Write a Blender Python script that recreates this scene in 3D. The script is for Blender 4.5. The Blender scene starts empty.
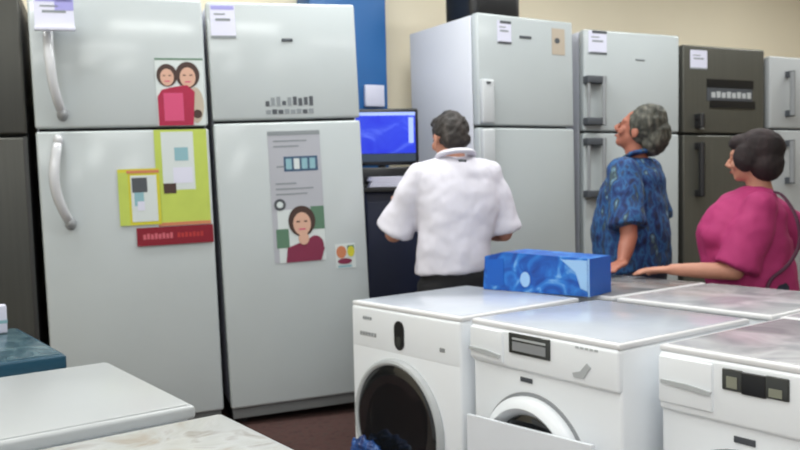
import bpy, bmesh, math, random
from mathutils import Vector, Matrix, Euler
random.seed(7)
sc = bpy.context.scene
COL = sc.collection
PI = math.pi

# ------------------------------------------------------------------ materials
def lin(c):
    return tuple(((v/255)/12.92 if v/255 <= .04045 else ((v/255+.055)/1.055)**2.4) for v in c) + (1,)

def mat(name, rgb, rough=.5, metal=0, spec=.5, coat=0, var=0, scale=8, bump=0, bscale=40, stretch=None, emit=0, rvar=0):
    m = bpy.data.materials.new(name); m.use_nodes = True
    nt = m.node_tree; b = nt.nodes['Principled BSDF']
    b.inputs['Base Color'].default_value = lin(rgb)
    b.inputs['Roughness'].default_value = rough
    b.inputs['Metallic'].default_value = metal
    b.inputs['Specular IOR Level'].default_value = spec
    b.inputs['Coat Weight'].default_value = coat
    tc = nt.nodes.new('ShaderNodeTexCoord'); mp = nt.nodes.new('ShaderNodeMapping')
    nt.links.new(tc.outputs['Object'], mp.inputs[0])
    if stretch: mp.inputs['Scale'].default_value = stretch
    nz = nt.nodes.new('ShaderNodeTexNoise'); nz.inputs['Scale'].default_value = scale; nz.inputs['Detail'].default_value = 4
    nt.links.new(mp.outputs[0], nz.inputs['Vector'])
    if var:
        mx = nt.nodes.new('ShaderNodeMix'); mx.data_type = 'RGBA'
        mx.inputs[6].default_value = lin([max(0, v*(1-var)) for v in rgb])
        mx.inputs[7].default_value = lin([min(255, v*(1+var)) for v in rgb])
        nt.links.new(nz.outputs['Fac'], mx.inputs[0]); nt.links.new(mx.outputs[2], b.inputs['Base Color'])
    if rvar:
        mr = nt.nodes.new('ShaderNodeMapRange'); mr.inputs[3].default_value = max(0, rough-rvar); mr.inputs[4].default_value = rough+rvar
        nt.links.new(nz.outputs['Fac'], mr.inputs[0]); nt.links.new(mr.outputs[0], b.inputs['Roughness'])
    if bump:
        n2 = nt.nodes.new('ShaderNodeTexNoise'); n2.inputs['Scale'].default_value = bscale; n2.inputs['Detail'].default_value = 3
        nt.links.new(mp.outputs[0], n2.inputs['Vector'])
        bp = nt.nodes.new('ShaderNodeBump'); bp.inputs['Strength'].default_value = bump; bp.inputs['Distance'].default_value = .01
        nt.links.new(n2.outputs['Fac'], bp.inputs['Height']); nt.links.new(bp.outputs[0], b.inputs['Normal'])
    if emit:
        b.inputs['Emission Color'].default_value = lin(rgb); b.inputs['Emission Strength'].default_value = emit
    return m

def ramp_mat(name, stops, scale, rough=.7, stretch=(1,1,1), dist=0, bump=.0, emit=0, kind='noise', interp='LINEAR'):
    m = bpy.data.materials.new(name); m.use_nodes = True
    nt = m.node_tree; b = nt.nodes['Principled BSDF']; b.inputs['Roughness'].default_value = rough
    tc = nt.nodes.new('ShaderNodeTexCoord'); mp = nt.nodes.new('ShaderNodeMapping'); mp.inputs['Scale'].default_value = stretch
    nt.links.new(tc.outputs['Object'], mp.inputs[0])
    if kind == 'noise':
        nz = nt.nodes.new('ShaderNodeTexNoise'); nz.inputs['Detail'].default_value = 3; nz.inputs['Distortion'].default_value = dist; out = nz.outputs['Fac']
    else:
        nz = nt.nodes.new('ShaderNodeTexVoronoi'); out = nz.outputs['Distance']
    nz.inputs['Scale'].default_value = scale
    nt.links.new(mp.outputs[0], nz.inputs['Vector'])
    r = nt.nodes.new('ShaderNodeValToRGB'); r.color_ramp.interpolation = interp
    while len(r.color_ramp.elements) < len(stops): r.color_ramp.elements.new(.5)
    for e, (p, c) in zip(r.color_ramp.elements, stops): e.position = p; e.color = lin(c)
    nt.links.new(out, r.inputs[0]); nt.links.new(r.outputs[0], b.inputs['Base Color'])
    if emit:
        nt.links.new(r.outputs[0], b.inputs['Emission Color']); b.inputs['Emission Strength'].default_value = emit
    if bump:
        bp = nt.nodes.new('ShaderNodeBump'); bp.inputs['Strength'].default_value = bump; bp.inputs['Distance'].default_value = .01
        nt.links.new(out, bp.inputs['Height']); nt.links.new(bp.outputs[0], b.inputs['Normal'])
    return m

M = dict(
 white=mat('white_enamel', (190,194,197), .34, var=.015, scale=3, rvar=.04),
 white2=mat('white_door_enamel', (180,187,189), .14, var=.02, scale=2.5, rvar=.03, bump=.05, bscale=4),
 side=mat('fridge_side_enamel', (204,207,216), .45, var=.02, scale=2),
 wash=mat('washer_enamel', (234,238,242), .3, var=.01, scale=4),
 washtop=mat('washer_worktop', (190,196,206), .16, var=.05, scale=5, bump=.12, bscale=9),
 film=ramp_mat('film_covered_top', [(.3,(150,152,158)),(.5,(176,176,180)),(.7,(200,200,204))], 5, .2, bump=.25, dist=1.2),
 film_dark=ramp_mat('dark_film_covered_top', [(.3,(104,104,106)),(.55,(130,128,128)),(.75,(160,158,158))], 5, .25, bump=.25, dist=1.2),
 rim=mat('worktop_rim', (216,216,218), .35),
 slab=mat('flat_white_top', (176,180,182), .28, var=.02, scale=4, bump=.04, bscale=5),
 gasket=mat('grey_gasket', (58,60,62), .7),
 kick=mat('grey_plinth', (120,123,124), .5),
 foot=mat('black_foot', (22,22,24), .6),
 dark=mat('dark_steel', (74,74,70), .34, metal=.55, var=.08, scale=60, stretch=(1,1,.03)),
 darkside=mat('dark_steel_side', (40,41,41), .5),
 inox=mat('greenish_grey_steel', (92,92,86), .36, metal=.4, var=.06, scale=50, stretch=(1,1,.03)),
 darkhandle=mat('dark_handle', (36,36,38), .35),
 chrome=mat('satin_handle', (196,199,204), .18, metal=.6),
 hwhite=mat('pale_handle', (186,188,192), .2, coat=.5),
 grey=mat('mid_grey_plastic', (140,143,146), .4),
 lgrey=mat('light_grey_plastic', (178,182,184), .35),
 black=mat('black_plastic', (20,21,24), .3),
 glass=mat('dark_door_glass', (24,26,28), .08, coat=.6, var=.15, scale=6),
 lcd=mat('display_glass', (58,60,58), .15),
 lcdlit=mat('display_segment', (134,136,120), .3),
 paper=mat('white_paper', (206,207,224), .6),
 violet=mat('violet_print', (150,148,205), .6),
 ink=mat('dark_ink', (70,74,80), .6),
 inkl=mat('faint_ink', (128,134,138), .6),
 crimson=mat('crimson_print', (158,22,62), .5, var=.08, scale=20),
 pinkp=mat('rose_print', (196,70,112), .5),
 redb=mat('deep_red_banner', (124,6,32), .4),
 redink=mat('faded_rose_ink', (190,92,104), .5),
 redink2=mat('brick_red_ink', (170,44,44), .5),
 lime=mat('lime_print', (176,192,84), .5, var=.06, scale=9),
 limeb=mat('yellow_print', (196,190,50), .5),
 palep=mat('pale_label', (198,206,206), .5),
 skinp=mat('printed_skin', (200,160,140), .5),
 hairp=mat('printed_hair', (62,42,36), .5),
 leafp=mat('printed_green', (84,118,96), .5),
 greyp=mat('silver_poster', (166,168,176), .4, var=.04, scale=5),
 bluep=mat('printed_blue', (58,84,112), .5),
 magp=mat('printed_maroon', (120,36,66), .5),
 orangep=mat('printed_orange', (190,120,84), .5),
 tealp=mat('printed_teal', (130,170,180), .5),
 tan=mat('tan_card', (176,164,148), .6),
 wall=mat('cream_wall_paint', (240,230,206), .8, var=.03, scale=1.2, bump=.04, bscale=60),
 column=mat('blue_column_paint', (26,90,150), .45, var=.05, scale=2),
 ceil=mat('ceiling_paint', (225,225,220), .9),
 floor=ramp_mat('worn_floor', [(.3,(96,84,78)),(.6,(120,106,98))], 4, .5),
 plat=ramp_mat('brown_platform_carpet', [(.3,(48,28,26)),(.5,(66,40,36)),(.7,(54,40,36))], 30, .95, bump=.3),
 teal=mat('teal_rim', (14,66,88), .35),
 tealtop=ramp_mat('teal_film_top', [(.35,(34,62,76)),(.5,(54,84,96)),(.68,(96,118,124))], 9, .25, dist=2, bump=.3),
 mott=ramp_mat('mottled_film_top', [(.3,(164,156,146)),(.42,(178,180,178)),(.58,(186,188,188)),(.72,(150,146,142))], 10, .3, dist=1.5, bump=.3),
 navy=mat('navy_cabinet', (18,26,52), .5),
 desk=mat('grey_desk', (120,122,126), .5),
 scr=ramp_mat('blue_screen', [(.3,(20,36,190)),(.55,(34,56,196)),(.78,(100,124,225))], 7, .3, emit=.45, dist=1),
 scrbar=mat('pale_screen_bar', (150,170,230), .4, emit=.5),
 scrlow=mat('dim_screen_bar', (50,66,84), .4),
 boxb=ramp_mat('blue_water_print', [(.3,(6,58,140)),(.48,(10,86,176)),(.62,(36,118,200)),(.78,(130,180,225))], 10, .45, dist=2.0),
 boxs=mat('solid_blue_card', (0,86,178), .45, var=.04, scale=6),
 boxl=mat('pale_blue_card', (150,190,230), .45),
 bluecrump=ramp_mat('blue_crumpled', [(.35,(16,36,92)),(.55,(40,84,150)),(.7,(150,176,206))], 16, .25, dist=1, bump=.5),
 skin=mat('skin', (184,130,108), .55, var=.06, scale=10),
 skin2=mat('ruddy_skin', (160,100,80), .55, var=.08, scale=12),
 hair1=ramp_mat('dark_brown_hair', [(.3,(24,20,18)),(.6,(46,40,37)),(.8,(80,74,70))], 26, .65, stretch=(1,1,.3), bump=.6),
 hair2=ramp_mat('grizzled_hair', [(.3,(34,36,32)),(.5,(62,62,54)),(.72,(108,106,96))], 40, .7, stretch=(1,1,.4), bump=.6),
 hair3=ramp_mat('dark_hair', [(.3,(20,12,14)),(.7,(40,26,28))], 26, .8, stretch=(1,1,.3), bump=.6),
 shirt1=mat('white_shirt_cloth', (212,210,220), .85, var=.02, scale=5, bump=.6, bscale=6, stretch=(1.6,1.6,.6)),
 shirt2=ramp_mat('blue_patterned_shirt', [(.30,(20,30,62)),(.42,(30,58,112)),(.50,(44,96,146)),(.56,(34,50,94)),(.64,(64,84,84)),(.72,(120,160,190))], 22, .8, dist=.3, stretch=(1.2,1.2,.55)),
 shirt3=mat('magenta_jersey', (160,40,98), .8, var=.06, scale=5, bump=.3, bscale=8),
 trouser=mat('black_trousers', (20,20,24), .85),
 trouser2=mat('navy_trousers', (34,38,56), .85),
 strap=mat('dark_strap', (70,20,50), .6),
 shoe=mat('dark_shoe', (30,26,24), .5),
 eye=mat('dark_eye', (30,22,20), .3),
 lip=mat('lips', (160,84,80), .5),
 foam=mat('white_board', (226,230,236), .5, var=.02, scale=5),
 lamp=mat('lamp_diffuser', (255,252,244), .5, emit=3.0),
 lampf=mat('lamp_housing', (220,220,220), .5),
)

# ------------------------------------------------------------------ mesh helpers
class Sh:
    def __init__(s): s.bm = bmesh.new(); s.mats = []
    def mi(s, m):
        if m not in s.mats: s.mats.append(m)
        return s.mats.index(m)
    def _merge(s, b, m, T=None):
        i = s.mi(m)
        for f in b.faces: f.material_index = i
        if T is not None: b.transform(T)
        me = bpy.data.meshes.new('tmp'); b.to_mesh(me); b.free(); s.bm.from_mesh(me); bpy.data.meshes.remove(me)
    def box(s, x0, x1, y0, y1, z0, z1, m, bev=0, seg=3, T=None):
        b = bmesh.new(); bmesh.ops.create_cube(b, size=1)
        for v in b.verts:
            v.co = Vector(((x0+x1)/2+v.co.x*(x1-x0), (y0+y1)/2+v.co.y*(y1-y0), (z0+z1)/2+v.co.z*(z1-z0)))
        if bev: bmesh.ops.bevel(b, geom=b.edges[:], offset=bev, segments=seg, profile=.5, affect='EDGES')
        s._merge(b, m, T); return s
    def prism(s, pts, y0, y1, m, T=None):            # polygon in the XZ plane, thickness along Y
        b = bmesh.new()
        f = b.faces.new([b.verts.new((x, y0, z)) for x, z in pts])
        r = bmesh.ops.extrude_face_region(b, geom=[f])
        for v in [g for g in r['geom'] if isinstance(g, bmesh.types.BMVert)]: v.co.y = y1
        bmesh.ops.recalc_face_normals(b, faces=b.faces[:]); s._merge(b, m, T); return s
    def disc(s, cx, cz, rx, rz, y0, y1, m, n=28, T=None):
        return s.prism([(cx+rx*math.cos(2*PI*k/n), cz+rz*math.sin(2*PI*k/n)) for k in range(n)], y0, y1, m, T)
    def lathe(s, cx, cz, prof, m, n=56, T=None):      # profile of (radius, y) round an axis along Y
        b = bmesh.new(); rings = []
        for r, y in prof:
            rings.append([b.verts.new((cx+r*math.cos(2*PI*k/n), y, cz+r*math.sin(2*PI*k/n))) for k in range(n)] if r > 1e-6 else [b.verts.new((cx, y, cz))])
        for a, c in zip(rings, rings[1:]):
            for k in range(n):
                k2 = (k+1) % n
                if len(a) == 1 and len(c) == 1: continue
                if len(c) == 1: b.faces.new((a[k], a[k2], c[0]))
                elif len(a) == 1: b.faces.new((a[0], c[k2], c[k]))
                else: b.faces.new((a[k], a[k2], c[k2], c[k]))
        bmesh.ops.recalc_face_normals(b, faces=b.faces[:]); s._merge(b, m, T); return s
    def tube(s, pts, rad, m, side=None, n=16, T=None, sub=5):
        pts = [Vector(p) for p in pts]
        rad = [(r, r) if not isinstance(r, (tuple, list)) else r for r in rad]
        P, Rr = [], []                                # Catmull-Rom along the path
        for i in range(len(pts)-1):
            p0 = pts[max(0, i-1)]; p1 = pts[i]; p2 = pts[i+1]; p3 = pts[min(len(pts)-1, i+2)]
            for k in range(sub if len(pts) > 2 else 1):
                t = k/sub
                P.append(.5*((2*p1)+(p2-p0)*t+(2*p0-5*p1+4*p2-p3)*t*t+(3*p1-p0-3*p2+p3)*t**3))
                tt = t*t*(3-2*t); Rr.append((rad[i][0]*(1-tt)+rad[i+1][0]*tt, rad[i][1]*(1-tt)+rad[i+1][1]*tt))
        P.append(pts[-1]); Rr.append(rad[-1])
        b = bmesh.new(); rings = []
        sd = Vector(side) if side else None
        prev = None
        for i, p in enumerate(P):
            d = (P[min(i+1, len(P)-1)]-P[max(i-1, 0)]).normalized()
            ref = sd if sd else (prev if prev else (Vector((0,0,1)) if abs(d.z) < .8 else Vector((1,0,0))))
            a = (ref - d*ref.dot(d)).normalized(); c = d.cross(a); prev = a
            rings.append([b.verts.new(p+a*(Rr[i][0]*math.cos(2*PI*k/n))+c*(Rr[i][1]*math.sin(2*PI*k/n))) for k in range(n)])
        for r0, r1 in zip(rings, rings[1:]):
            for k in range(n): b.faces.new((r0[k], r0[(k+1) % n], r1[(k+1) % n], r1[k]))
        b.faces.new(rings[0][::-1]); b.faces.new(rings[-1])
        bmesh.ops.recalc_face_normals(b, faces=b.faces[:]); s._merge(b, m, T); return s
    def ball(s, c, r, m, rot=None, T=None, u=20, v=14):
        b = bmesh.new(); bmesh.ops.create_uvsphere(b, u_segments=u, v_segments=v, radius=1)
        r = (r, r, r) if not isinstance(r, (tuple, list)) else r
        X = Matrix.Translation(c) @ (Euler(rot).to_matrix().to_4x4() if rot else Matrix()) @ Matrix.Diagonal((*r, 1))
        b.transform(X); s._merge(b, m, T); return s
    def build(s, name, parent=None, mtx=None, smooth=True, angle=35):
        me = bpy.data.meshes.new(name); s.bm.to_mesh(me); s.bm.free()
        for m in s.mats: me.materials.append(M[m])
        if smooth:
            me.polygons.foreach_set('use_smooth', [True]*len(me.polygons)); me.set_sharp_from_angle(angle=math.radians(angle))
        o = bpy.data.objects.new(name, me); COL.objects.link(o)
        if parent: o.parent = parent
        if mtx is not None: o.matrix_local = mtx
        return o

def tag(o, label=None, cat=None, group=None, kind=None):
    if label: o['label'] = label
    if cat: o['category'] = cat
    if group: o['group'] = group
    if kind: o['kind'] = kind
    return o
def empty(name, mtx, label, cat, group=None):
    o = bpy.data.objects.new(name, None); COL.objects.link(o); o.matrix_world = mtx; o.empty_display_size = .1
    return tag(o, label, cat, group)
def bake(o, mods):
    """run modifiers once and keep the result as plain mesh data"""
    for t, kw in mods:
        md = o.modifiers.new(t, t)
        for k, v in kw.items(): setattr(md, k, v)
    bpy.context.view_layer.update()
    dg = bpy.context.evaluated_depsgraph_get()
    me = bpy.data.meshes.new_from_object(o.evaluated_get(dg)); old = o.data
    o.modifiers.clear(); me.name = old.name; o.data = me
    if not me.materials:
        for m in old.materials: me.materials.append(m)
    me.polygons.foreach_set('use_smooth', [True]*len(me.polygons))
    return o
def frame(x, y, yaw, b, t, w):
    Rz = Matrix.Rotation(yaw, 4, 'Z')
    c = Vector((x, y, b)) + (Rz @ Vector((w/2, 0, 0)))
    return Matrix.Translation(c) @ Rz @ Matrix.Rotation(t, 4, 'Y')
def on(F, x, z, y=0):                                  # a point on an appliance's front
    return F @ Matrix.Translation((x, y, z))

# ------------------------------------------------------------------ room
Sh().box(-4, 7, -9, 9, -.05, 0, 'floor').build('floor')['kind'] = 'structure'
Sh().box(-4, 7, -9, 9, 3.1, 3.15, 'ceil').build('ceiling')['kind'] = 'structure'
WA = math.radians(26.9)
WM = Matrix.Translation((0, 5.27, 0)) @ Matrix.Rotation(WA, 4, 'Z')
Sh().box(-3.4, 6.5, 0, .12, 0, 3.1, 'wall').build('wall_back', mtx=WM)['kind'] = 'structure'
Sh().box(-3.15, -3.03, -2.5, 3.62, 0, 3.1, 'wall').build('wall_left')['kind'] = 'structure'
Sh().box(6.4, 6.5, -9, 9, 0, 3.1, 'wall').build('unseen_wall_right')['kind'] = 'structure'  # unseen wall added to cut ambient light from the right
cl = Sh().box(-.66, -.175, -.22, 0, 0, 3.1, 'column', .006).build('column', mtx=WM); cl['kind'] = 'structure'
FR = .344
PM = Matrix.Translation((-.143, 4.003, 0)) @ Matrix.Rotation(FR, 4, 'Z')
tag(Sh().box(-2.35, .03, -.52, .82, 0, .172, 'plat', .01).build('display_platform', mtx=PM), 'low brown carpeted platform under the white fridges with posters', 'platform', kind='structure')
PB = Matrix.Translation((.449, 4.476, 0)) @ Matrix.Rotation(.455, 4, 'Z')
tag(Sh().box(-.06, 3.3, -.03, .83, 0, .225, 'plat', .01).build('display_platform', mtx=PB), 'low platform under the row of fridges by the cream wall', 'platform', kind='structure')

# ------------------------------------------------------------------ fridges
def fridge(F, H, split, label, depth=.68, door='white2', body='side', plinth=.055, foot=.08, gap=.012, w=.7):
    r = empty('refrigerator', F, label, 'refrigerator', 'refrigerators standing on display')
    h = w/2
    s = Sh(); s.box(-h+.003, h-.003, .068, depth, 0, H-.004, body, .008)
    s.box(-h+.012, h-.012, .058, .07, .01, H-.012, 'gasket'); s.build('body', r)
    Sh().box(-h, h, 0, .058, 0, split-gap/2, door, .012, 4).build('refrigerator_door', r)
    fd = Sh().box(-h, h, 0, .058, split+gap/2, H, door, .012, 4).build('freezer_door', r)
    s = Sh(); s.box(-h+.01, h-.01, .03, .08, -plinth, -.006, 'kick', .003); s.box(-h+.01, h-.01, .075, depth-.02, -plinth+.005, .0, 'gasket'); s.build('plinth', r)
    for sx in (-1, 1):
        for yy in (.1, depth-.08):
            Sh().tube([(sx*(h-.07), yy, -plinth), (sx*(h-.07), yy, -foot)], [.018, .02], 'foot').build('foot', r)
    return r, fd
def bar_handle(name, r, x, z0, z1, m='grey', rad=.011, off=.05):
    s = Sh(); s.tube([(x, -off, z0+.02), (x, -off, z1-.02)], [rad, rad], m)
    for z in (z0+.035, z1-.035): s.box(x-.014, x+.014, -off-.012, .002, z-.022, z+.022, 'ink' if m == 'grey' else m, .004)
    return s.build(name, r)

F0 = frame(-2.215, 3.27, .344, .25, -.015, .7)
r, _ = fridge(F0, 1.9, 1.275, 'dark steel refrigerator cut off by the frame, beside the poster fridge', door='dark', body='darkside', foot=.078)
Sh().box(.332, .350, -.002, .055, .003, 1.27, 'darkside', .002).build('side_gap_strip', r)  # dark strip standing in for the dark gap beside the fridge
F1 = frame(-1.506, 3.523, .344, .252, -.021, .7)
r, fd = fridge(F1, 1.88, 1.308, 'white refrigerator with two curved handles, lime leaflets and a red banner', foot=.08, w=.724)
def curved_handle(pts, rads, name, r):
    s = Sh(); s.tube(pts, rads, 'hwhite', side=(1, 0, 0), n=20)
    s.ball(pts[0], (.022, .03, .03), 'hwhite'); s.ball(pts[-1], (.024, .035, .03), 'grey')
    return s.build(name, r)
curved_handle([(-.286,.0,1.76),(-.286,-.035,1.70),(-.284,-.058,1.60),(-.277,-.058,1.50),(-.262,-.04,1.42),(-.250,.0,1.375)], [(.016,.012),(.021,.014),(.021,.015),(.02,.015),(.02,.014),(.018,.014)], 'handle', r)
curved_handle([(-.274,.0,1.262),(-.282,-.03,1.22),(-.296,-.056,1.12),(-.290,-.056,1.03),(-.264,-.038,.945),(-.246,.0,.905)], [(.016,.013),(.021,.015),(.022,.016),(.021,.016),(.020,.015),(.018,.014)], 'handle', r)
F2 = frame(-.804, 3.778, .334, .266, -.030, .7)
r, fd = fridge(F2, 1.88, 1.334, 'white refrigerator with a tall silver poster, next to the blue column', foot=.094)
Sh().box(-.012, .04, -.004, .002, 1.702, 1.716, 'ink', .001).build('badge', r)
s = Sh()
for k in range(9): s.box(-.105+k*.026, -.087+k*.026, -.0015, .001, 1.402+.004*(k%2), 1.402+(.024 if k in (0,3) else .036+.004*(k%3)), 'inkl' if k in (1,2,4) else 'ink')
for k in range(8): s.box(-.105+k*.029, -.082+k*.029, -.0015, .001, 1.365, 1.385+.003*(k%2), 'ink' if k in (1,2,6) else 'inkl')
s.build('printed_slogan', r)
F3 = frame(.449, 4.476, .558, .348, -.005, .7)
r, fd = fridge(F3, 1.86, 1.247, 'white refrigerator showing its broad side, behind the man in white', foot=.123, plinth=.06)
s = Sh(); s.box(-.345,-.262,-.03,.004,1.262,1.50,'white',.01); s.box(-.318,-.292,-.034,-.028,1.475,1.487,'ink'); s.build('handle', r)
s = Sh(); s.box(-.345,-.262,-.03,.004,.98,1.232,'white',.01); s.box(-.318,-.292,-.034,-.028,1.02,1.03,'ink'); s.build('handle', r)
Sh().box(-.055, .03, -.004, .002, 1.742, 1.756, 'ink', .001).build('badge', r)
F4 = frame(1.093, 4.885, .376, .321, .012, .7)
r, fd = fridge(F4, 1.855, 1.25, 'white refrigerator with grey bar handles, behind the man in the patterned shirt', foot=.096, plinth=.06)
for z0, z1 in ((1.29, 1.575), (.86, 1.21)):
    s = Sh(); s.tube([(-.345, -.04, z0), (-.345, -.04, z1)], [.010, .010], 'grey'); s.tube([(-.245, -.05, z0), (-.245, -.05, z1)], [.013, .013], 'grey')
    for z in (z0+.02, z1-.02): s.box(-.36, -.228, -.055, .002, z-.022, z+.022, 'ink', .006)
    s.build('handle', r)
Sh().box(.02, .085, -.004, .002, 1.688, 1.697, 'inkl', .001).build('badge', r)
F5 = frame(1.793, 5.187, .421, .303, .005, .7)
r, fd = fridge(F5, 1.82, 1.26, 'dark grey steel refrigerator with a black label, behind the woman in magenta', door='inox', body='darkside', foot=.078, plinth=.05)
bar_handle('handle', r, -.245, 1.285, 1.40, 'darkhandle', .02); bar_handle('handle', r, -.245, .85, 1.22, 'darkhandle', .02)
s = Sh(); s.box(-.225,-.195,-.02,.002,.9,1.17,'lgrey',.005); s.box(-.225,-.195,-.02,.002,1.29,1.39,'lgrey',.005); s.build('handle_insert', r)
F6 = frame(2.478, 5.496, .423, .299, .007, .7)
r, fd = fridge(F6, 1.785, 1.30, 'pale grey refrigerator at the end of the wall row', door='lgrey', body='side', foot=.074, plinth=.05)
bar_handle('handle', r, -.20, 1.37, 1.70, 'grey', .018); bar_handle('handle', r, -.20, .92, 1.24, 'grey', .018)

# ------------------------------------------------------------------ papers on the doors
def sheet(s, x0, x1, z0, z1, m, lay=0): return s.box(x0, x1, -.0012-.0006*lay, -.0006*lay, z0, z1, m)
def price_tag(F, x, z, w, h, label, style=0):
    s = Sh(); sheet(s, -w/2, w/2, -h/2, h/2, 'paper')
    if style in (0, 1): sheet(s, -w*.46, w*.46, h*.36, h*.48, 'violet', 1)
    sheet(s, -w*.3, w*.3, h*.02, h*.10, 'inkl', 1); sheet(s, -w*.35, w*.1, h*.2, h*.25, 'inkl', 1)
    if style == 1: sheet(s, 0.02*w, w*.5, h*.1, h*.5, 'violet', 1)
    if style == 2: sheet(s, -w*.3, w*.5, h*.38, h*.5, 'ink', 1); sheet(s, -w*.4, w*.5, -h*.5, -h*.4, 'ink', 1)
    sheet(s, -w*.5, w*.5, -h*.5, -h*.42, 'inkl', 1)
    o = s.build('price_tag', mtx=on(F, x, z, -.0006 if style != 1 else -.064), smooth=False)
    return tag(o, label, 'price tag', 'price tags on the fridge doors')
price_tag(F1, -.255, 1.79, .155, .135, 'violet and white price tag above the curved handle of the poster fridge', 1)
s = Sh(); s.box(-.08, .08, -.02, -.001, -.012, .006, 'paper', .003); s.build('tag_holder', mtx=on(F1, -.255, 1.728, -.066))
o = bpy.data.objects['tag_holder']; tag(o, 'thin pale rail holding the price tag above the curved handle', 'tag holder')
price_tag(F2, -.278, 1.79, .112, .15, 'white price tag on the door of the silver poster fridge', 0)
price_tag(F3, -.165, 1.765, .10, .125, 'pale violet price tag on the fridge beneath the black case', 2)
price_tag(F4, -.256, 1.78, .13, .14, 'white price tag with dark bands on the bar handle fridge', 2)
price_tag(F5, -.223, 1.73, .14, .12, 'plain pale price tag on the dark steel fridge', 3)
def face(s, cx, cz, r, hair, lay, sk='skinp'):
    s.disc(cx, cz+r*.25, r*1.25, r*1.4, -.0012-.0006*lay, -.0006*lay, hair)
    s.disc(cx, cz, r*.82, r*1.05, -.0018-.0006*lay, -.0006*lay, sk)
    s.box(cx-r*.5, cx-r*.2, -.0024-.0006*lay, -.0006*lay, cz+r*.15, cz+r*.28, hair); s.box(cx+r*.2, cx+r*.5, -.0024-.0006*lay, -.0006*lay, cz+r*.15, cz+r*.28, hair)
    s.box(cx-r*.3, cx+r*.3, -.0024-.0006*lay, -.0006*lay, cz-r*.55, cz-r*.42, 'pinkp')
# portrait poster on the freezer door
s = Sh(); sheet(s, -.105, .105, -.15, .15, 'palep'); sheet(s, -.105, .105, .142, .15, 'leafp', 1)
s.disc(.065, -.06, .035, .08, -.003, 0, 'tan'); s.disc(.07, -.1, .02, .02, -.0036, 0, 'hairp')
face(s, -.055, .065, .036, 'hairp', 2); face(s, .035, .065, .042, 'hairp', 3)
s.prism([(-.10,-.15),(.05,-.15),(.062,.0),(.03,.03),(-.03,.022),(-.08,.01),(-.1,-.02)], -.005, 0, 'crimson')
s.prism([(-.075,-.13),(.01,-.13),(.01,-.005),(-.075,-.005)], -.0056, 0, 'pinkp')
tag(s.build('portrait_poster', mtx=on(F1, .247, 1.468, -.0006), smooth=False), 'small poster of two people in crimson on the freezer door', 'poster')
# lime leaflets and red banner
s = Sh(); sheet(s, -.115, .115, -.23, .2, 'lime'); sheet(s, -.085, .055, -.07, .19, 'palep', 1)
sheet(s, -.03, .03, .06, .12, 'tealp', 2); sheet(s, -.04, .045, -.04, .03, 'paper', 2); sheet(s, -.085, -.03, -.085, -.04, 'hairp', 2)
sheet(s, -.115, .115, -.23, -.215, 'orangep', 2)
tag(s.build('leaflet', mtx=on(F1, .235, 1.10, -.0006), smooth=False), 'tall lime leaflet with white panel on the lower door', 'leaflet')
s = Sh(); sheet(s, -.088, .088, -.125, .125, 'limeb'); sheet(s, -.088, -.045, -.125, .11, 'lime', 1); sheet(s, -.05, .088, .105, .118, 'orangep', 2)
sheet(s, -.035, .075, -.11, .095, 'palep', 2); sheet(s, -.03, .035, .02, .085, 'ink', 3); sheet(s, -.022, .018, -.04, .02, 'tealp', 3); sheet(s, -.01, .02, -.06, -.02, 'paper', 4)
tag(s.build('leaflet', mtx=on(F1, .045, 1.005, -.004), smooth=False), 'squarish yellow-green leaflet with a small dark picture, left of the lime one', 'leaflet')
s = Sh(); sheet(s, -.167, .167, -.041, .041, 'redb')
for k in range(8): sheet(s, -.14+k*.0165, -.128+k*.0165, -.012, .010+.004*(k%2), 'redink', 1)
for k in range(7): sheet(s, .008+k*.017, .019+k*.017, -.010, .012-.003*(k%2), 'redink2', 1)
tag(s.build('promotional_banner', mtx=on(F1, .190, .826, -.008), smooth=False), 'deep red strip banner with faded lettering below the lime leaflets', 'banner')
# tall silver poster
s = Sh(); sheet(s, -.125, .125, -.31, .31, 'greyp'); sheet(s, -.125, .125, .29, .31, 'inkl', 1)
for z, a, b_ in ((.26,-.1,.06),(.235,-.1,.02),(.14,-.09,.11),(.06,-.1,.0),(.035,-.1,.08),(.01,-.1,.05)): sheet(s, a, b_, z, z+.007, 'inkl', 1)
sheet(s, -.055, .108, .12, .19, 'bluep', 1)
for k in range(4): sheet(s, -.045+k*.038, -.018+k*.038, .13, .18, 'tealp' if k != 1 else 'palep', 2)
sheet(s, -.10, .125, -.31, -.06, 'palep', 1); sheet(s, .06, .125, -.16, -.05, 'leafp', 2); sheet(s, -.11, -.05, -.24, -.15, 'leafp', 2)
s.disc(-.085, -.035, .028, .028, -.003, 0, 'ink'); s.disc(-.085, -.035, .015, .015, -.0036, 0, 'palep')
s.prism([(-.07,-.31),(.10,-.31),(.12,-.25),(.06,-.2),(0,-.22),(-.06,-.24)], -.004, 0, 'magp'); s.disc(.075, -.235, .04, .045, -.0045, 0, 'magp')
face(s, .015, -.13, .052, 'hairp', 5); s.disc(.02, -.2, .025, .03, -.0065, 0, 'skinp')
tag(s.build('silver_poster', mtx=on(F2, .018, .975, -.0006), smooth=False), 'tall silver poster with a portrait of a dark-haired person', 'poster')
s = Sh(); sheet(s, -.05, .05, -.06, .06, 'palep'); s.disc(-.02, .02, .025, .03, -.0025, 0, 'orangep'); s.disc(.028, .02, .018, .026, -.0025, 0, 'limeb')
s.disc(-.005, -.025, .035, .014, -.003, 0, 'magp'); sheet(s, .01, .045, .03, .05, 'leafp', 1); sheet(s, -.04, .03, -.055, -.045, 'tealp', 1)
tag(s.build('sticker', mtx=on(F2, .238, .675, -.0006), smooth=False), 'small colourful sticker beside the silver poster', 'sticker')
s = Sh(); sheet(s, -.05, .05, -.10, .05, 'tan'); s.disc(-.01, -.02, .02, .016, -.0025, 0, 'ink')
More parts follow.
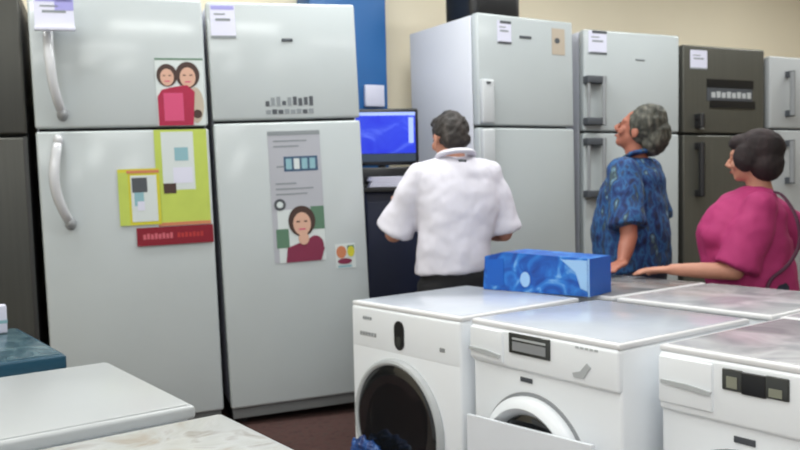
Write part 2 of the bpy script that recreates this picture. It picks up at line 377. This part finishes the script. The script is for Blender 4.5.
tag(s.build('information_card', mtx=on(F3, .235, 1.765, -.0006), smooth=False), 'tan card with a dark dot in the top corner of a white fridge', 'card')
s = Sh(); s.box(-.2, .2, -.004, 0, .045, .10, 'black'); s.box(-.175, .215, -.004, 0, -.085, -.035, 'black'); s.box(-.2, .19, -.003, 0, -.04, .05, 'ink')
for k in range(8): s.box(-.165+k*.044, -.132+k*.044, -.005, 0, -.018, .016+.006*(k%2), 'lgrey')
tag(s.build('label_strip', mtx=on(F5, .045, 1.513, -.0006), smooth=False), 'black label strip with pale lettering on the dark fridge', 'label')

# black case on F3
s = Sh(); s.box(-.18, .18, 0, .3, 0, .30, 'black', .05, 5)
tag(s.build('equipment_case', mtx=F3 @ Matrix.Translation((-.07, .16, 1.856)), angle=60), 'black rounded case lying on top of a white fridge', 'case')
# switch box on the column
CM = WM @ Matrix.Translation((0, -.22, 0))
s = Sh(); s.box(-.335, -.208, -.03, 0, 1.755, 1.885, 'paper', .008); s.build('switch_box', mtx=CM)
tag(bpy.data.objects['switch_box'], 'small white electrical box on the blue column', 'switch box')

# ------------------------------------------------------------------ kiosk with monitor
KM = Matrix.Translation((-.01, 4.36, 0)) @ Matrix.Rotation(.12, 4, 'Z')
k = empty('counter_cabinet', KM, 'tall navy cabinet in front of the man in the white shirt', 'cabinet')
Sh().box(-.17, .20, -.02, .38, 0, 1.25, 'navy', .006).build('body', k)
s = Sh(); s.box(-.165, .19, -.034, -.02, .06, .62, 'navy', .004); s.build('door', k); s = Sh(); s.box(-.165, .19, -.034, -.02, .65, 1.2, 'navy', .004); s.build('door', k)
Sh().box(-.185, .21, -.06, .39, 1.25, 1.275, 'foot', .004).build('worktop', k)
mo = empty('computer_monitor', KM @ Matrix.Translation((-.055, .2, 1.275)), 'computer monitor with a bright blue screen on the navy cabinet', 'monitor')
s = Sh(); s.box(-.12, .12, -.06, .08, 0, .015, 'black', .005); s.tube([(0, .03, .012), (0, .03, .2)], [.025, .02], 'black'); s.box(-.19, .17, -.03, .0, .015, .11, 'black', .01); s.build('stand', mo)
s = Sh(); s.box(-.225, .20, -.03, .02, .12, .43, 'black', .01); s.build('frame', mo)
s = Sh(); s.box(-.205, .182, -.034, -.028, .185, .408, 'scr'); s.box(-.205, .182, -.0345, -.028, .392, .41, 'scrbar'); s.box(.145, .172, -.035, -.028, .24, .38, 'scrbar'); s.box(-.205, .182, -.034, -.028, .14, .183, 'scrlow'); s.build('screen', mo)
s = Sh()
for j in range(5): s.box(-.13+.006*(j%3), .11+.005*(j%2), -.09, .08, j*.011, j*.011+.010, 'paper', .002)
tag(s.build('paper_stack', mtx=KM @ Matrix.Translation((-.02, .05, 1.276))), 'stack of white papers in front of the blue monitor', 'papers')

# ------------------------------------------------------------------ washing machines
def washer_body(W, label, top='washtop', w=.6, d=.6, H=.85, group='washing machines in the front row', panel=.69, fr=0):
    r = empty('washing_machine', W, label, 'washing machine', group); h = w/2
    s = Sh(); s.box(-h, h, fr, d-.01, .03, H-.018, 'wash', .010, 4); s.build('body', r)
    Sh().box(-h+.001, h-.001, -.012, .02, panel+.003, H-.018, 'wash', .010, 4).build('control_panel', r)
    s = Sh(); s.box(-h, h, -.008, d, H-.019, H-.002, 'rim', .006); s.box(-h+.014, h-.014, .012, d-.014, H-.006, H, top, .002); s.build('worktop', r)
    for sx in (-1, 1):
        for y in (.07, d-.07): Sh().tube([(sx*(h-.06), y, .04), (sx*(h-.06), y, 0)], [.02, .024], 'foot').build('foot', r)
    return r
def W(x, y, yaw, w=.6): return frame(x, y, yaw, 0, 0, w)
W1 = W(-.184, 3.117, -.884)
r = washer_body(W1, 'white washing machine with a large dark porthole and slim black display', panel=.675, fr=-.0112)
d_ = Sh(); d_.lathe(-.03, .42, [(.242,0),(.245,-.018),(.239,-.030),(.230,-.034),(.222,-.030),(.216,-.012),(.215,0)], 'lgrey'); d_ = d_.build('porthole_door', r)
g = Sh(); g.lathe(-.03, .42, [(.221,-.026),(.20,-.033),(.15,-.024),(.10,-.018),(.0,-.015)], 'glass'); g.build('glass', d_, angle=80)
s = Sh(); s.prism([(-.012+.026*math.cos(a*PI/12), (.772 if 0 <= a <= 12 else .728)+.03*math.sin(a*PI/12)) for a in range(24)], -.017, -.01, 'black'); s.disc(-.012, .728, .016, .020, -.0185, -.015, 'lcd'); s.build('display', r)
s = Sh()
for kx in range(4): s.box(-.225+kx*.014, -.216+kx*.014, -.0135, -.011, .786, .798, 'inkl')
for kx in range(6): s.box(-.245+kx*.017, -.233+kx*.017, -.0135, -.011, .725, .74, 'grey')
s.box(.2, .225, -.0135, -.011, .722, .736, 'grey'); s.build('lettering', r)
s = Sh(); s.ball((0,0,0), (.1,.02,.05), 'bluecrump', u=32, v=20); b_ = s.build('blue_lump', mtx=on(W1, -.14, .315, -.075))  # bumpy blue form set in front of the porthole glass
tx = bpy.data.textures.new('crumple', 'CLOUDS'); tx.noise_scale = .035
bake(b_, [('SUBSURF', dict(levels=2, render_levels=2)), ('DISPLACE', dict(texture=tx, strength=.04, mid_level=.5))])
b_.data.materials[0] = M['bluecrump']
tag(b_, 'crumpled blue shape at the bottom of the large dark porthole', 'plastic wrap')

def small_port(r, cx, cz, R, rg):
    o = Sh(); o.lathe(cx, cz, [(R,-.0),(R+.002,-.018),(R-.01,-.034),(R-.03,-.042),(rg+.01,-.03),(rg,-.014),(rg-.004,-.004)], 'wash'); o = o.build('porthole_door', r, angle=60)
    q = Sh(); q.lathe(cx, cz, [(rg,-.014),(rg*.9,-.020),(rg*.6,-.016),(0,-.012)], 'glass'); q.build('glass', o, angle=80)
    q = Sh(); q.lathe(cx, cz, [(R+.012,.002),(R+.012,-.004),(R,-.004),(R,.002)], 'grey'); q.build('seal', o)
def drawer(r, x0, x1, z0, z1, px):
    o = Sh().box(x0, x1, -.018, .0, z0, z1, 'wash', .004).build('detergent_drawer', r)
    q = Sh(); q.prism([(px, .752), (px+.14, .742), (px+.145, .752), (px+.08, .760), (px, .761)], -.024, -.016, 'lgrey'); q.build('handle', o)
W2 = W(.229, 2.637, -.951)
r = washer_body(W2, 'white washing machine with a grey rectangular display behind the propped white board', panel=.712, top='washtop')
small_port(r, -.03, .436, .206, .152); drawer(r, -.296, -.145, .726, .826, -.297)
s = Sh(); s.box(-.116, .054, -.018, -.01, .766, .828, 'lcd', .003); s.box(-.098, .040, -.0195, -.012, .776, .803, 'grey'); s.box(-.098, .040, -.0195, -.012, .809, .815, 'lgrey'); s.build('display', r)
s = Sh(); s.box(-.082, -.032, -.004, .0, .682, .696, 'ink', .001); s.build('badge', r)
s = Sh(); s.prism([(.145, .736), (.18, .738), (.205, .772), (.192, .782), (.168, .756), (.14, .748)], -.016, -.01, 'lgrey'); s.build('grip_recess', r)
s = Sh()
for kx in range(5): s.box(.15+kx*.017, .162+kx*.017, -.0135, -.011, .818, .824, 'lgrey')
s.build('lettering', r)
W3 = W(.681, 2.147, -.935)
r = washer_body(W3, 'white washing machine with a three-part display, cut by the frame edge', panel=.675, top='film')
small_port(r, -.06, .385, .222, .165); drawer(r, -.296, -.14, .70, .822, -.285)
s = Sh(); s.box(-.113, -.06, -.018, -.01, .765, .818, 'lcd', .003); s.box(-.10, -.072, -.0195, -.012, .772, .80, 'lcdlit'); s.box(-.062, .0, -.0185, -.01, .762, .816, 'black', .003)
s.box(-.002, .055, -.018, -.01, .765, .818, 'lcd', .003); s.box(.008, .04, -.0195, -.012, .770, .79, 'lcdlit'); s.build('display', r)
s = Sh(); s.box(-.09, -.035, -.004, .0, .636, .652, 'ink', .001); s.build('badge', r)

# white board propped in front of W2
s = Sh(); s.prism([(-.262, 0), (.25, 0), (.25, .578), (-.262, .553)], 0, .012, 'foam')
tag(s.build('white_board', mtx=W2 @ Matrix.Translation((0, -.066, 0))), 'white board propped against the front of the middle washing machine', 'board')

# second row, backs to the first
u = Vector((.80, .60)); v = Vector((.60, -.80))
def back_row(x, y, label, top):
    # faces away from the camera
    Fm = Matrix.Translation((x, y, 0)) @ Matrix(((v.x, u.x, 0, 0), (v.y, u.y, 0, 0), (0, 0, 1, 0), (0, 0, 0, 1))) @ Matrix.Translation((.3, .6, 0)) @ Matrix.Rotation(PI, 4, 'Z')
    r = washer_body(Fm, label, top=top, group='washing machines in the second row')
    Sh().box(-.25, .25, .592, .6, .1, .75, 'grey', .004).build('back_panel', r)
    small_port(r, 0, .42, .2, .15)
    return r
R2 = Vector((.795, 3.02))
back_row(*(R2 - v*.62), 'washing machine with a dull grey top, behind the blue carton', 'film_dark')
back_row(*R2, 'washing machine with a film-covered top under the woman\'s elbow', 'film')
back_row(*(R2 + v*.62), 'washing machine with a film-covered top behind the frame-cut machine', 'film')

# ------------------------------------------------------------------ blue carton
BD = math.atan2(3.044-3.349, .684-.322)
BM = Matrix.Translation((.335, 3.34, .851)) @ Matrix.Rotation(BD, 4, 'Z')
c = empty('blue_carton', BM, 'blue printed carton standing on the washing machines', 'carton')
L = .475
s = Sh(); s.prism([(0,0),(L,0),(L,.142),(.1,.155),(.01,.135)], 0, .17, 'boxb')
s.prism([(.02,.02),(.1,.02),(.1,.13),(.02,.12)], -.002, 0, 'boxs'); s.disc(.2, .05, .022, .03, -.003, 0, 'boxl'); s.prism([(.36,.135),(.468,.135),(.468,.02),(.44,.03),(.42,.09)], -.003, 0, 'boxl'); s.build('body', c)
s = Sh(); s.box(L, L+.004, -.002, .172, 0, .142, 'boxs'); s.box(L-.004, L+.002, -.003, .002, 0, .142, 'boxl'); s.build('end_panel', c)

# ------------------------------------------------------------------ foreground appliances
e1 = Vector((-.80, -.60)); e2 = Vector((-.60, .80))
def low_box(P, w, d, H, label, cat, name, top, rim, body='wash', rimh=.03, over=.004):
    # P = right corner nearest the camera; width runs along e1, depth along e2
    Fm = Matrix.Translation((P[0], P[1], 0)) @ Matrix(((-e1.x, e2.x, 0, 0), (-e1.y, e2.y, 0, 0), (0, 0, 1, 0), (0, 0, 0, 1))) @ Matrix.Translation((-w/2, 0, 0))
    r = empty(name, Fm, label, cat, 'appliances standing in the foreground')
    h = w/2
    Sh().box(-h+.008, h-.008, .008, d-.008, .03, H-rimh, body, .012).build('body', r)
    s = Sh(); s.box(-h, h, 0, d, H-rimh, H-.003, rim, .008, 4); s.box(-h+.012, h-.012, .012, d-.012, H-.008, H, top, .003); s.build('top_panel', r)
    Sh().box(-h+.02, h-.02, -.004, .01, .7, H-rimh-.01, body, .003).build('control_panel', r)
    for sx in (-1, 1):
        for y in (.06, d-.06): Sh().tube([(sx*(h-.06), y, .04), (sx*(h-.06), y, 0)], [.02, .024], 'foot').build('foot', r)
    return r
low_box((-.42, 1.638), .62, .56, .85, 'white appliance with a smooth flat top', 'washing machine', 'washing_machine', 'slab', 'lgrey')  # grey rim colour stands in for shading under the top's edge
low_box((-.362+.6*.56, 1.600-.8*.56), .62, .555, .845, 'white appliance under mottled clear film, nearest the camera', 'washing machine', 'washing_machine', 'mott', 'lgrey')  # rim greyed to paint in the under-edge shading here too
low_box((-.886, 2.145), .62, .56, .86, 'appliance with a dark teal rimmed top', 'chest freezer', 'chest_freezer', 'tealtop', 'teal', rimh=.045)
s = Sh(); s.box(-.03, .03, -.02, .02, 0, .085, 'paper', .004); s.box(-.031, .031, -.0205, .0205, .03, .04, 'tealp')
tag(s.build('small_carton', mtx=Matrix.Translation((-1.235, 2.475, .862)) @ Matrix.Rotation(.6, 4, 'Z')), 'small white carton on the teal top at the frame edge', 'carton')

# ------------------------------------------------------------------ people
def hand(s, wrist, d, n, m, side=1, curl=.5, sc_=1.0):
    """palm, four unequal bent fingers and a thumb; d = direction of the hand, n = palm normal (towards what it touches)"""
    d = Vector(d).normalized(); n = Vector(n); n = (n-d*n.dot(d)).normalized(); a = d.cross(n)*side; w = Vector(wrist)
    T = Matrix((( a.x, d.x, n.x, w.x), (a.y, d.y, n.y, w.y), (a.z, d.z, n.z, w.z), (0,0,0,1)))
    s.tube([(0,-.01,0),(0,.03,.002),(0,.085,.004)], [(.026*sc_,.018*sc_),(.036*sc_,.016*sc_),(.040*sc_,.012*sc_)], m, side=(1,0,0), T=T)
    for i, (x, l) in enumerate(((-.030,.062),(-.010,.074),(.011,.080),(.031,.072))):
        p = Vector((x, .075, .004)); ang = 0; pts = [p]
        for q, f in enumerate((.45,.32,.23)):
            ang += curl*(.5+.3*q); p = p+Vector((x*.12, math.cos(ang), math.sin(ang)))*l*f; pts.append(p)
        s.tube(pts, [.0105,.0095,.0085,.007], m, T=T, n=10); s.ball(pts[-1], .0072, m, T=T, u=10, v=8)
    s.tube([(.028,.015,.004),(.052,.045,.014),(.062,.072,.022),(.06,.092,.03)], [.014,.0125,.0105,.008], m, T=T, n=10)

def head(sk, m, c, pitch, yaw, k=1.0, nose=1.0):
    T = Matrix.Translation(c) @ Matrix.Rotation(yaw, 4, 'Z') @ Matrix.Rotation(pitch, 4, 'X') @ Matrix.Scale(k, 4)
    sk.ball((0,-.008,.025), (.074,.092,.088), m, T=T); sk.ball((0,.022,-.038), (.056,.062,.066), m, T=T)
    sk.ball((0,.058,-.078), (.030,.024,.022), m, T=T); sk.ball((0,.072,.026), (.052,.018,.016), m, T=T)
    sk.tube([(0,.078,.015),(0,.098,-.008),(0,.108*nose,-.028)], [.008,.011,.014], m, T=T, n=10); sk.ball((0,.095,-.03), (.019,.012,.010), m, T=T)
    for sx in (-1, 1):
        sk.ball((sx*.040,.062,-.025), (.022,.02,.024), m, T=T)
        sk.ball((sx*.076,-.004,-.008), (.009,.02,.032), m, rot=(-.15,0,sx*.35), T=T); sk.ball((sx*.03,.081,.008), (.012,.008,.008), m, T=T)
    sk.ball((0,.082,-.056), (.024,.010,.008), m, T=T)
    return T
def face_bits(T, root):
    for sx in (-1, 1):
        s = Sh(); s.ball((sx*.03,.088,.008), (.009,.005,.005), 'eye', T=T, u=12, v=8); s.build('eye', root)
    s = Sh(); s.ball((0,.091,-.056), (.021,.005,.006), 'lip', T=T, u=12, v=8); s.build('mouth', root)
REM = lambda vs, it=6: [('REMESH', dict(mode='VOXEL', voxel_size=vs, use_smooth_shade=True)), ('SMOOTH', dict(factor=.5, iterations=it))]
def limbs(s, sh, el, wr, m, k=1.0):
    s.tube([sh, (Vector(sh)*.5+Vector(el)*.5), el], [.046*k,.046*k,.040*k], m); s.ball(el, .040*k, m)
    s.tube([el, (Vector(el)*.6+Vector(wr)*.4), wr], [.040*k,.038*k,.026*k], m)
tx2 = bpy.data.textures.new('hair_lumps', 'CLOUDS'); tx2.noise_scale = .03
tx3 = bpy.data.textures.new('cloth_folds', 'CLOUDS'); tx3.noise_scale = .14

def person(root, P):
    sk = P['skin']; s = Sh()
    # torso and legs
    s.tube(P['torso'], P['torso_r'], sk, side=(1,0,0), n=24)
    for sx in (-1, 1):
        hz = P['hip']
        s.tube([(sx*.09,.0,hz),(sx*.10,.01,hz*.55),(sx*.10,-.01,.07)], [.085,.058,.038], sk)
        s.tube([(sx*.10,-.04,.04),(sx*.105,.06,.035),(sx*.11,.15,.025)], [(.036,.03),(.042,.028),(.038,.018)], sk, side=(1,0,0))
    s.tube(P['neck'], [.062,.052,.052], sk)
    T = head(s, sk, P['head'], P['pitch'], P['yaw'], P.get('hk', 1))
    for sx, (sh, el, wr, hd, hn, curl) in ((-1, P['left']), (1, P['right'])):
        s.ball(sh, .048, sk); limbs(s, sh, el, wr, sk, P.get('ak', 1)); hand(s, wr, hd, hn, sk, side=sx, curl=curl)
    o = s.build('body', root); bake(o, REM(.006)); o.data.materials.clear(); o.data.materials.append(M[sk])
    face_bits(T, root)
    # hair
    s = Sh()
    for c, r in P['hairs']: s.ball(c, r, P['hair'], T=T, u=24, v=18)
    o = s.build('hair', root); bake(o, REM(.006, 3)+[('DISPLACE', dict(texture=tx2, strength=P.get('hs', .022), mid_level=.5))]); o.data.materials.clear(); o.data.materials.append(M[P['hair']])
    # shirt
    s = Sh(); s.tube(P['shirt'], P['shirt_r'], P['cloth'], side=(1,0,0), n=28)
    for (c, r) in P.get('bulk', []): s.ball(c, r, P['cloth'])
    for sx, key in ((-1, 'left'), (1, 'right')):
        sh, el = Vector(P[key][0]), Vector(P[key][1]); e = sh.lerp(el, P['sleeve'])
        s.ball(sh, P['sr'][0], P['cloth']); s.tube([sh, sh.lerp(e, .5), e], [P['sr'][0], P['sr'][1], P['sr'][2]], P['cloth'], n=20)
    o = s.build('shirt', root); bake(o, REM(.009, 7)+[('DISPLACE', dict(texture=tx3, strength=.03, mid_level=.5))]); o.data.materials.clear(); o.data.materials.append(M[P['cloth']])
    if P.get('collar'):
        s = Sh(); cz = P['collar']; s.tube([(-.062,.05,cz-.02),(-.072,0,cz+.01),(-.045,-.052,cz+.022),(0,-.068,cz+.026),(.045,-.052,cz+.022),(.072,0,cz+.01),(.062,.05,cz-.02)], [(.012,.022)]*7, P['cloth'], side=(0,0,1)); s.build('collar', root)
    # trousers
    hz = P['hip']; s = Sh(); hr = P['hipr']
    s.tube([(0,.0,hz+.06),(0,0,hz),(0,0,hz-.10)], [(hr[0],hr[1]),(hr[0]+.01,hr[1]+.01),(hr[0]-.01,hr[1])], P['pants'], side=(1,0,0), n=24)
    for sx in (-1, 1): s.tube([(sx*.09,0,hz-.02),(sx*.10,.01,hz*.52),(sx*.10,-.01,.06)], [.105,.082,.068], P['pants'], n=20)
    o = s.build('trousers', root); bake(o, REM(.012, 4)); o.data.materials.clear(); o.data.materials.append(M[P['pants']])
    for sx in (-1, 1):
        s = Sh(); s.tube([(sx*.10,-.075,.045),(sx*.102,.03,.045),(sx*.11,.13,.032),(sx*.112,.19,.024)], [(.036,.04),(.046,.042),(.048,.03),(.03,.02)], 'shoe', side=(1,0,0)); s.box(sx*.106-.045, sx*.106+.045, -.1, .19, 0, .012, 'shoe', .005); s.build('shoe', root)

# man in the white shirt, seen from behind
R_ = Matrix.Translation((.262, 3.72, 0)) @ Matrix.Rotation(.22, 4, 'Z')
p1 = empty('person', R_, 'person in a white short-sleeved shirt, seen from behind at the monitor', 'person')
person(p1, dict(skin='skin', cloth='shirt1', pants='trouser', hair='hair1', hip=.86, hipr=(.165,.115),
  torso=[(0,0,.80),(0,0,.98),(0,.02,1.18),(0,.03,1.33),(0,.03,1.38)], torso_r=[(.15,.11),(.145,.11),(.165,.11),(.15,.09),(.08,.07)],
  neck=[(0,.02,1.34),(0,.035,1.39),(0,.05,1.44)], head=(-.01,.075,1.495), pitch=-.18, yaw=.25, hk=.98,
  left=((-.165,.02,1.325),(-.275,.11,1.06),(-.20,.36,1.22),(.3,.9,.1),(0,-.2,-1),.4), right=((.165,.02,1.325),(.235,.04,1.05),(.24,.27,1.03),(-.3,.9,.2),(0,-.2,-1),.6),
  hairs=[((0,-.022,.032),(.082,.094,.090)),((0,-.055,-.012),(.070,.058,.066)),((0,.03,.078),(.062,.06,.04))],
  shirt=[(-.03,0,.885),(-.03,.0,.92),(-.018,.0,1.02),(0,.005,1.18),(0,.015,1.31),(0,.03,1.385),(0,.03,1.41)], shirt_r=[(.172,.130),(.172,.132),(.168,.132),(.196,.140),(.200,.118),(.150,.085),(.075,.068)],
  bulk=[((-.09,.02,1.355),(.10,.07,.045)),((.09,.02,1.355),(.10,.07,.045))],
  sleeve=.97, sr=(.060,.078,.092), collar=1.405))
s = Sh(); s.box(-.01,.025,-.004,.004,-.006,.006,'ink'); s.build('shirt_label', p1, Matrix.Translation((.0,-.068,1.385)))
# man in the patterned shirt
R_ = Matrix.Translation((1.175, 4.07, 0)) @ Matrix.Rotation(.98, 4, 'Z')
p2 = empty('person', R_, 'grey-haired person in a blue patterned shirt looking up at the fridges', 'person')
person(p2, dict(skin='skin2', cloth='shirt2', pants='trouser2', hair='hair2', hip=.88, hipr=(.17,.14),
  torso=[(0,0,.82),(0,.02,.98),(0,.02,1.18),(0,0,1.32),(0,0,1.37)], torso_r=[(.155,.13),(.16,.15),(.165,.13),(.15,.09),(.08,.07)],
  neck=[(0,-.01,1.35),(0,.0,1.42),(0,.01,1.47)], head=(0,-.012,1.522), pitch=.42, yaw=.12, hk=1.02,
  left=((-.19,.0,1.32),(-.27,-.05,1.02),(-.365,-.05,.905),(-1,.15,-.05),(0,0,-1),.25), right=((.19,.0,1.32),(.25,-.02,1.04),(.22,.12,.86),(-.5,.8,0),(0,0,-1),.5),
  hs=.014, hairs=[((0,-.030,.040),(.094,.098,.102)),((0,-.092,.0),(.084,.064,.092)),((0,-.035,.10),(.066,.066,.05))],
  shirt=[(0,.02,.83),(0,.03,.92),(0,.03,1.04),(0,.02,1.18),(0,.0,1.29),(0,.0,1.36),(0,.0,1.39)], shirt_r=[(.195,.18),(.2,.19),(.205,.19),(.205,.17),(.2,.135),(.13,.09),(.075,.07)],
  sleeve=.86, sr=(.075,.085,.092), collar=1.40))
# woman in magenta
R_ = Matrix.Translation((1.568, 3.62, 0)) @ Matrix.Rotation(1.42, 4, 'Z')
p3 = empty('person', R_, 'dark-haired person in a magenta top leaning one forearm on a washing machine', 'person')
person(p3, dict(skin='skin', cloth='shirt3', pants='trouser2', hair='hair3', hip=.80, hipr=(.18,.15),
  torso=[(0,0,.74),(0,.02,.90),(0,.03,1.05),(0,.0,1.17),(0,-.01,1.22)], torso_r=[(.16,.13),(.15,.14),(.15,.13),(.135,.085),(.07,.06)],
  neck=[(0,-.02,1.20),(0,-.015,1.26),(0,.0,1.32)], head=(0,.012,1.365), pitch=-.04, yaw=-.5, hk=.98,
  left=((-.155,.02,1.155),(-.185,.13,.885),(-.125,.385,.89),(.05,1,.02),(0,0,-1),.25), right=((.155,-.05,1.165),(.22,-.26,.985),(.20,-.04,.86),(-.3,.9,-.1),(0,0,-1),.6),
  ak=.95, hs=.008, hairs=[((0,-.035,.040),(.092,.108,.092)),((0,-.06,-.025),(.086,.075,.085)),((0,.035,.072),(.075,.060,.042)),((.062,.01,.005),(.040,.055,.065)),((-.062,.01,.005),(.040,.055,.065))],
  shirt=[(0,.01,.76),(0,.02,.84),(0,.04,.94),(0,.045,1.04),(0,.01,1.14),(0,-.01,1.21),(0,-.015,1.24)], shirt_r=[(.19,.19),(.19,.19),(.185,.195),(.18,.195),(.165,.145),(.11,.085),(.065,.06)],
  bulk=[((-.07,.14,1.03),(.085,.095,.085)),((.07,.14,1.03),(.085,.095,.085)),((0,.10,.92),(.15,.13,.10))],
  sleeve=.95, sr=(.072,.088,.094)))
b = empty('shoulder_bag', R_ @ Matrix.Translation((-.275,.02,.42)), 'dark shoulder bag with a long strap on the person in magenta', 'bag')
s = Sh(); s.box(-.045, .045, -.12, .12, 0, .22, 'strap', .03); s.build('bag_body', b)
s = Sh(); s.tube([(0,0,.2),(.045,-.005,.36),(.075,-.03,.43),(.085,-.10,.49),(.115,-.155,.58),(.14,-.15,.69),(.19,-.105,.785),(.215,-.04,.80)], [(.008,.003)]*8, 'strap', side=(0,1,0), n=10); s.build('strap', b)

# ------------------------------------------------------------------ lights
def ceiling_light(x, y, rz, e, label, size=(1.3,.3)):
    Lm = Matrix.Translation((x, y, 3.1)) @ Matrix.Rotation(rz, 4, 'Z')
    r = empty('ceiling_light', Lm, label, 'ceiling light', 'ceiling lights of the shop')
    Sh().box(-size[0]/2, size[0]/2, -size[1]/2, size[1]/2, -.07, 0, 'lampf', .01).build('housing', r)
    Sh().box(-size[0]/2+.03, size[0]/2-.03, -size[1]/2+.03, size[1]/2-.03, -.078, -.069, 'lamp').build('diffuser', r)
    ld = bpy.data.lights.new('ceiling_lamp', 'AREA'); ld.shape = 'RECTANGLE'; ld.size = size[0]; ld.size_y = size[1]; ld.energy = e; ld.color = (.975, 1, .99)
    lo = bpy.data.objects.new('ceiling_lamp', ld); COL.objects.link(lo); lo.matrix_world = Lm @ Matrix.Translation((0, 0, -.09)); lo.parent = r; lo.matrix_parent_inverse = r.matrix_world.inverted()
for x in (-1.8, .4, 2.6):
    for y in (-1.2, .9, 2.9):
        ceiling_light(x, y, .35, {-1.8: 24, .4: 19, 2.6: 7}[x], 'white ceiling light panel of the shop')
for x, y in ((-2.3, -3.4), (-.9, -3.8), (.5, -3.4), (1.9, -3.8), (3.3, -3.4), (-1.6, -6.2), (.4, -6.2), (2.4, -6.2)):
    ceiling_light(x, y, PI/2, 20, 'long narrow ceiling light further back in the shop', (1.5, .12))
ceiling_light(1.8, 4.35, WA, 24, 'unseen fill light panel brightening the back wall by the dark fridge')  # unseen fill lamp placed to lift the back wall and fridge fronts
ceiling_light(3.5, 5.4, WA, 20, 'unseen fill light panel brightening the wall at the end of the fridge row')  # extra lamp added to lift the dim right end of the wall
ceiling_light(-.1, 3.75, WA, 26, 'unseen fill light panel brightening the area by the blue column')  # added lamp, brightens the back area and the broad fridge side
w = bpy.data.worlds.new('World'); sc.world = w; w.use_nodes = True
w.node_tree.nodes['Background'].inputs[0].default_value = (.86, .92, 1, 1); w.node_tree.nodes['Background'].inputs[1].default_value = .55

# ------------------------------------------------------------------ camera
cd = bpy.data.cameras.new('Camera'); cam = bpy.data.objects.new('Camera', cd); COL.objects.link(cam); sc.camera = cam
cd.sensor_width = 36; cd.lens = 820.4/800*36; cd.clip_start = .05
cd.dof.use_dof = True; cd.dof.focus_distance = 1.0; cd.dof.aperture_fstop = 11
p, r_ = .0477105, .0232968
fwd = Vector((0, math.cos(p), -math.sin(p))); up = Vector((0, math.sin(p), math.cos(p))); rt = Vector((1, 0, 0))
rt2 = rt*math.cos(r_) - up*math.sin(r_); up2 = up*math.cos(r_) + rt*math.sin(r_)
cam.matrix_world = Matrix(((rt2.x, up2.x, -fwd.x, 0), (rt2.y, up2.y, -fwd.y, 0), (rt2.z, up2.z, -fwd.z, 1.2803), (0, 0, 0, 1)))
sc.view_settings.view_transform = 'Standard'; sc.view_settings.look = 'None'; sc.view_settings.gamma = 1; sc.view_settings.use_curve_mapping = False
sc.view_settings.exposure = 0
